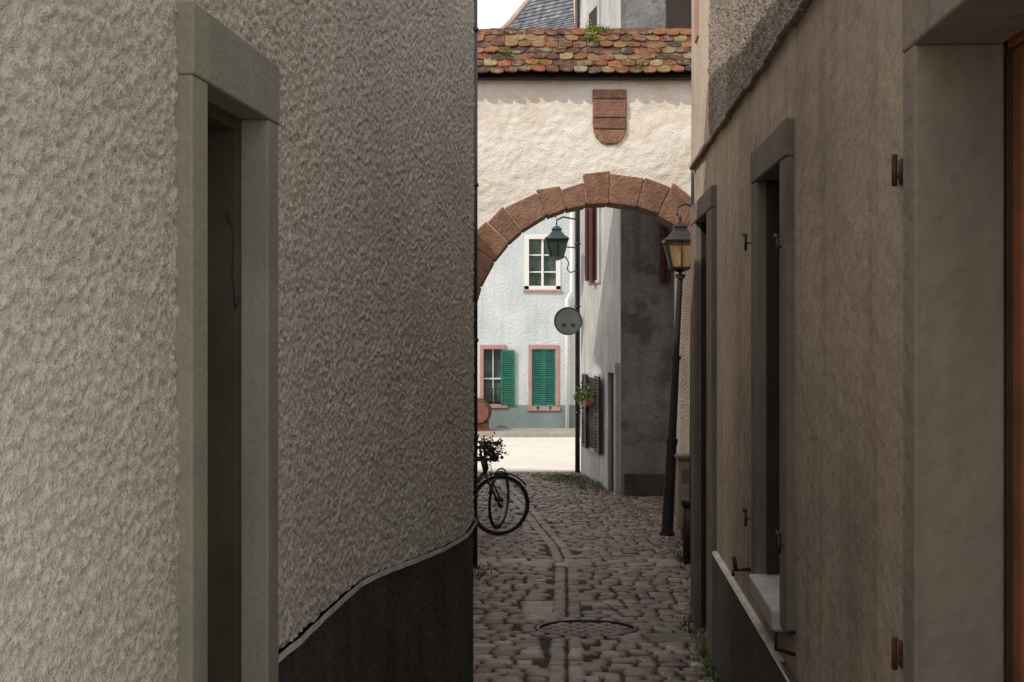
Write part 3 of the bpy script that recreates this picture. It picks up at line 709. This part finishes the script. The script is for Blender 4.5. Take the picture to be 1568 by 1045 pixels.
# ------------------------------------------------------------------ far house
parts=[]
FF=frameR((0,31),(1,0))
A=(-0.70,-0.13,-1.92,-0.55); B=(0.36,1.02,-1.98,-0.55); C=(0.27,1.06,0.66,1.86)
ops=[(q[0]+.02,q[1]-.02,q[2]+.02,q[3]-.02) for q in (A,B,C)]
for dx in (-2.2,-4.4): ops.append((0.27+dx,1.06+dx,0.66,1.86)); 
mb=MB(); wall(mb,FF,-9,4,-1.86,5.0,0.4,[(a,b2,max(c,-1.86),d) for a,b2,c,d in ops]); mb.obj('wall_facade','facade',parent=parts)
mb=MB(); wall(mb,FF,-9,4,-2.6,-1.862,0.42,[]); mb.lbox(FF,-9,4,0.0,0.02,-2.6,-1.87); mb.obj('plinth','teal',parent=parts)
mb=MB()
for q,w in ((A,.08),(B,.075)):
    surround(mb,FF,q[0],q[1],q[2]+.08,q[3],w,.09,.2,.03); mb.lbox(FF,q[0]-.03,q[1]+.03,-.2,.06,q[2],q[2]+.078)
mb.lbox(FF,C[0]-.03,C[1]+.03,-.15,.05,C[2]-.05,C[2]-.01)
mb.obj('window_surrounds','pink',bevel=0.005,parent=parts)
mb=MB()
surround(mb,FF,C[0],C[1],C[2],C[3],.10,.10,.1,.02); mb.lbox(FF,C[0],C[1],-.1,.02,C[2]-.008,C[2]+.08)
mb.lbox(FF,.64,.69,-.09,-.03,C[2]+.08,C[3]-.10)
for z in (1.03,1.40): mb.lbox(FF,.37,.96,-.088,-.05,z,z+.028)
mb.lbox(FF,-.425,-.405,-.1,-.07,-1.84,-.64)
mb.lbox(FF,-.62,-.21,-.1,-.07,-1.3,-1.27)
mb.obj('window_frames','white',bevel=0.003,parent=parts)
mb=MB(); mb.lbox(FF,-9,4,-.41,-.13,-1.8,3); mb.obj('window_glass','glass',parent=parts)
mb=MB(); shutter(mb,FF,-.245,.06,-1.86,-.66,.035); shutter(mb,FF,.44,.69,-1.88,-.64,-.03); shutter(mb,FF,.695,.945,-1.88,-.64,-.03)
mb.obj('green_shutters','green',parent=parts)
mb=MB()
for x in (-.58,-.50,-.42,-.34,-.27): mb.tube([(x,30.95,-1.84),(x,30.95,-1.5)],.008,5)
mb.tube([(-.62,30.95,-1.5),(-.22,30.95,-1.5)],.01,6)
for x in (.56,.83): mb.tube([(x,30.95,-1.95),(x,30.93,-1.88)],.02,6)
mb.obj('window_grille','iron',parent=parts)
mb=MB(); mb.tube([(1.20,30.9,-2.4),(1.20,30.9,.45),(1.30,30.9,.62),(1.30,30.9,5)],0.045,10); mb.obj('downpipe','white',smooth=True,parent=parts)
mb=MB(); mb.box(-9,4,31.45,37.5,-2.6,5.0); mb.obj('walls_rear','facade',parent=parts)
mb=MB(); mb.add([(-9.3,30.6,4.9),(4.3,30.6,4.9),(4.3,38,4.9),(-9.3,38,4.9),(-9,34,6.4),(4,34,6.4)],[(0,1,5,4),(1,2,5),(2,3,4,5),(3,0,4),(0,3,2,1)]); mb.obj('roof','tile',parent=parts)
group('white_corner_house',parts)
ps=[]
prof=[(0.22,0),(0.265,0.15),(0.285,0.3),(0.265,0.45),(0.22,0.6)]
Mx=Matrix.Translation((-0.72,30.3,-1.96))@Matrix.Rotation(math.radians(90),4,'X')@Matrix.Translation((0,0,-.3))
mb=MB(Mx); mb.lathe((0,0,0),prof,20); mb.obj('staves','barrel',smooth=False,parent=ps)
mb=MB(Mx)
for z,r in ((.06,.242),(.2,.276),(.4,.276),(.54,.242)): mb.ring((0,0,z),(0,0,1),r,.012,30,6)
mb.obj('hoops','iron',parent=ps)
mb=MB(); mb.box(-.95,-.49,30.1,30.2,-2.355,-2.18); mb.box(-.95,-.49,30.4,30.5,-2.355,-2.18); mb.obj('cradle','barrel',parent=ps)
group('wooden_barrel',ps)

# slate roofed house behind
parts=[]
cx,cy=1.75,40.0; H=3.3; zb=7.2
prof=[(3.3,0.0),(2.7,0.35),(1.9,1.0),(1.1,1.95),(0.5,2.9),(0.06,3.8)]
mb=MB()
def pr(t):
    t*=len(prof)-1; i=min(int(t),len(prof)-2); f=t-i
    return (prof[i][0]*(1-f)+prof[i+1][0]*f, prof[i][1]*(1-f)+prof[i+1][1]*f)
NR=40
for k in range(4):
    a0=math.radians(-90+90*k); a1=a0+math.pi/2
    for r_ in range(NR):
        ra,za=pr(r_/NR); rb,zb2=pr((r_+1)/NR)
        pa=[Vector((cx+ra*math.cos(a),cy+ra*math.sin(a),zb+za)) for a in (a0,a1)]
        pb2=[Vector((cx+rb*math.cos(a),cy+rb*math.sin(a),zb+zb2)) for a in (a0,a1)]
        outn=Vector((math.cos((a0+a1)/2),math.sin((a0+a1)/2),0))*0.03
        nn=max(2,int((pa[1]-pa[0]).length/0.16))
        for q in range(nn):
            f0=(q+(0.5 if r_%2 else 0))/nn; f1=min(1,f0+1/nn)
            mb.add([pa[0].lerp(pa[1],f0)+outn,pa[0].lerp(pa[1],f1)+outn,pb2[0].lerp(pb2[1],f1),pb2[0].lerp(pb2[1],f0)],[(0,1,2,3)],R())
        if r_%2: mb.add([pa[0]+outn,pa[0].lerp(pa[1],.5/nn)+outn,pb2[0].lerp(pb2[1],.5/nn),pb2[0]],[(0,1,2,3)],R())
mb.obj('slates','slate',parent=parts)
mb=MB()
for k in range(4):
    a=math.radians(-90+90*k); mb.tube([(cx+(pr(t/12)[0]+.02)*math.cos(a),cy+(pr(t/12)[0]+.02)*math.sin(a),zb+pr(t/12)[1]+.02) for t in range(13)],.10,8)
mb.obj('hip_tiles','hip',parent=parts)
mb=MB(); mb.prism([(cx+3.1*math.cos(math.radians(-90+90*k)),cy+3.1*math.sin(math.radians(-90+90*k))) for k in range(4)],-2.6,zb+0.05); mb.obj('walls','ochre',parent=parts)
group('slate_roof_house',parts)

# ------------------------------------------------------------------ grass and weeds
def grass(name,spots):
    mb=MB()
    for (x,y,sx,sy,n,h) in spots:
        for i in range(n):
            px=x+random.gauss(0,sx); py=y+random.gauss(0,sy); z=gz(py)-.01
            a=U(0,6.28); hh=h*U(.4,1.2); w=U(.003,.007); dx,dy=math.cos(a),math.sin(a); l=U(.2,.9)*hh
            mb.add([(px-dy*w,py+dx*w,z),(px+dy*w,py-dx*w,z),(px+dx*l*.5+dy*w*.7,py+dy*l*.5-dx*w*.7,z+hh*.7),(px+dx*l,py+dy*l,z+hh),],[(0,1,2,3)])
    mb.obj(name,'leaf')
grass('grass_tufts',[(0.75,21.9,.18,.28,1300,.04),(1.0,21.3,.1,.5,700,.05),(0.5,22.4,.25,.2,700,.03),(1.25,20.9,.05,.5,300,.06),
  (1.17,8.4,.035,.22,260,.07),(1.15,7.9,.05,.2,200,.05),(1.0,8.3,.12,.3,500,.015),(1.2,9.3,.03,.3,120,.06),(.9,9.0,.2,.1,200,.015),(1.6,13.3,.05,.3,150,.06),(1.75,14.6,.1,.3,150,.05),(-.3,12.4,.05,.4,150,.05)])

# ------------------------------------------------------------------ light, sky, camera
S=Vector((-0.60,-0.45,0.66)).normalized()
elev=math.asin(S.z); az=math.atan2(S.x,S.y)
w=bpy.data.worlds.new("World"); scene.world=w; w.use_nodes=True
nt=w.node_tree; bg=nt.nodes['Background']; sk=nt.nodes.new('ShaderNodeTexSky'); sk.sky_type='NISHITA'; sk.sun_disc=False
sk.sun_elevation=elev; sk.sun_rotation=az%(2*math.pi); sk.dust_density=6.0; sk.air_density=1.0; sk.ozone_density=1.0
tc=nt.nodes.new('ShaderNodeTexCoord')
t=tex(nt,tc.outputs['Generated'],'n',2.2,5,(1,1,2.2),0.6)
rp=ramp(nt,[(0.30,(0,0,0)),(0.50,(1,1,1))]); nt.links.new(t,rp.inputs[0])
cm=mixc(nt,rp.outputs[0],sk.outputs[0],(9.8,9.5,9.2))
nt.links.new(cm,bg.inputs[0]); bg.inputs[1].default_value=0.15
ld=bpy.data.lights.new('sun','SUN'); ld.energy=2.7; ld.angle=math.radians(0.5); ld.color=(1,0.93,0.82)
lo=bpy.data.objects.new('sun',ld); lo.rotation_euler=S.to_track_quat('Z','Y').to_euler(); lo.location=(-10,-8,15); col.objects.link(lo)
cd=bpy.data.cameras.new('camera'); cam=bpy.data.objects.new('camera',cd); col.objects.link(cam)
cd.lens=50; cd.sensor_width=36; cam.location=(0,0,0); cam.rotation_euler=(math.radians(90),0,0)
cd.shift_y=-32.5/1568; cd.clip_start=0.05; cd.clip_end=2000
scene.camera=cam
scene.view_settings.view_transform='Standard'; scene.view_settings.look='None'; scene.view_settings.exposure=0
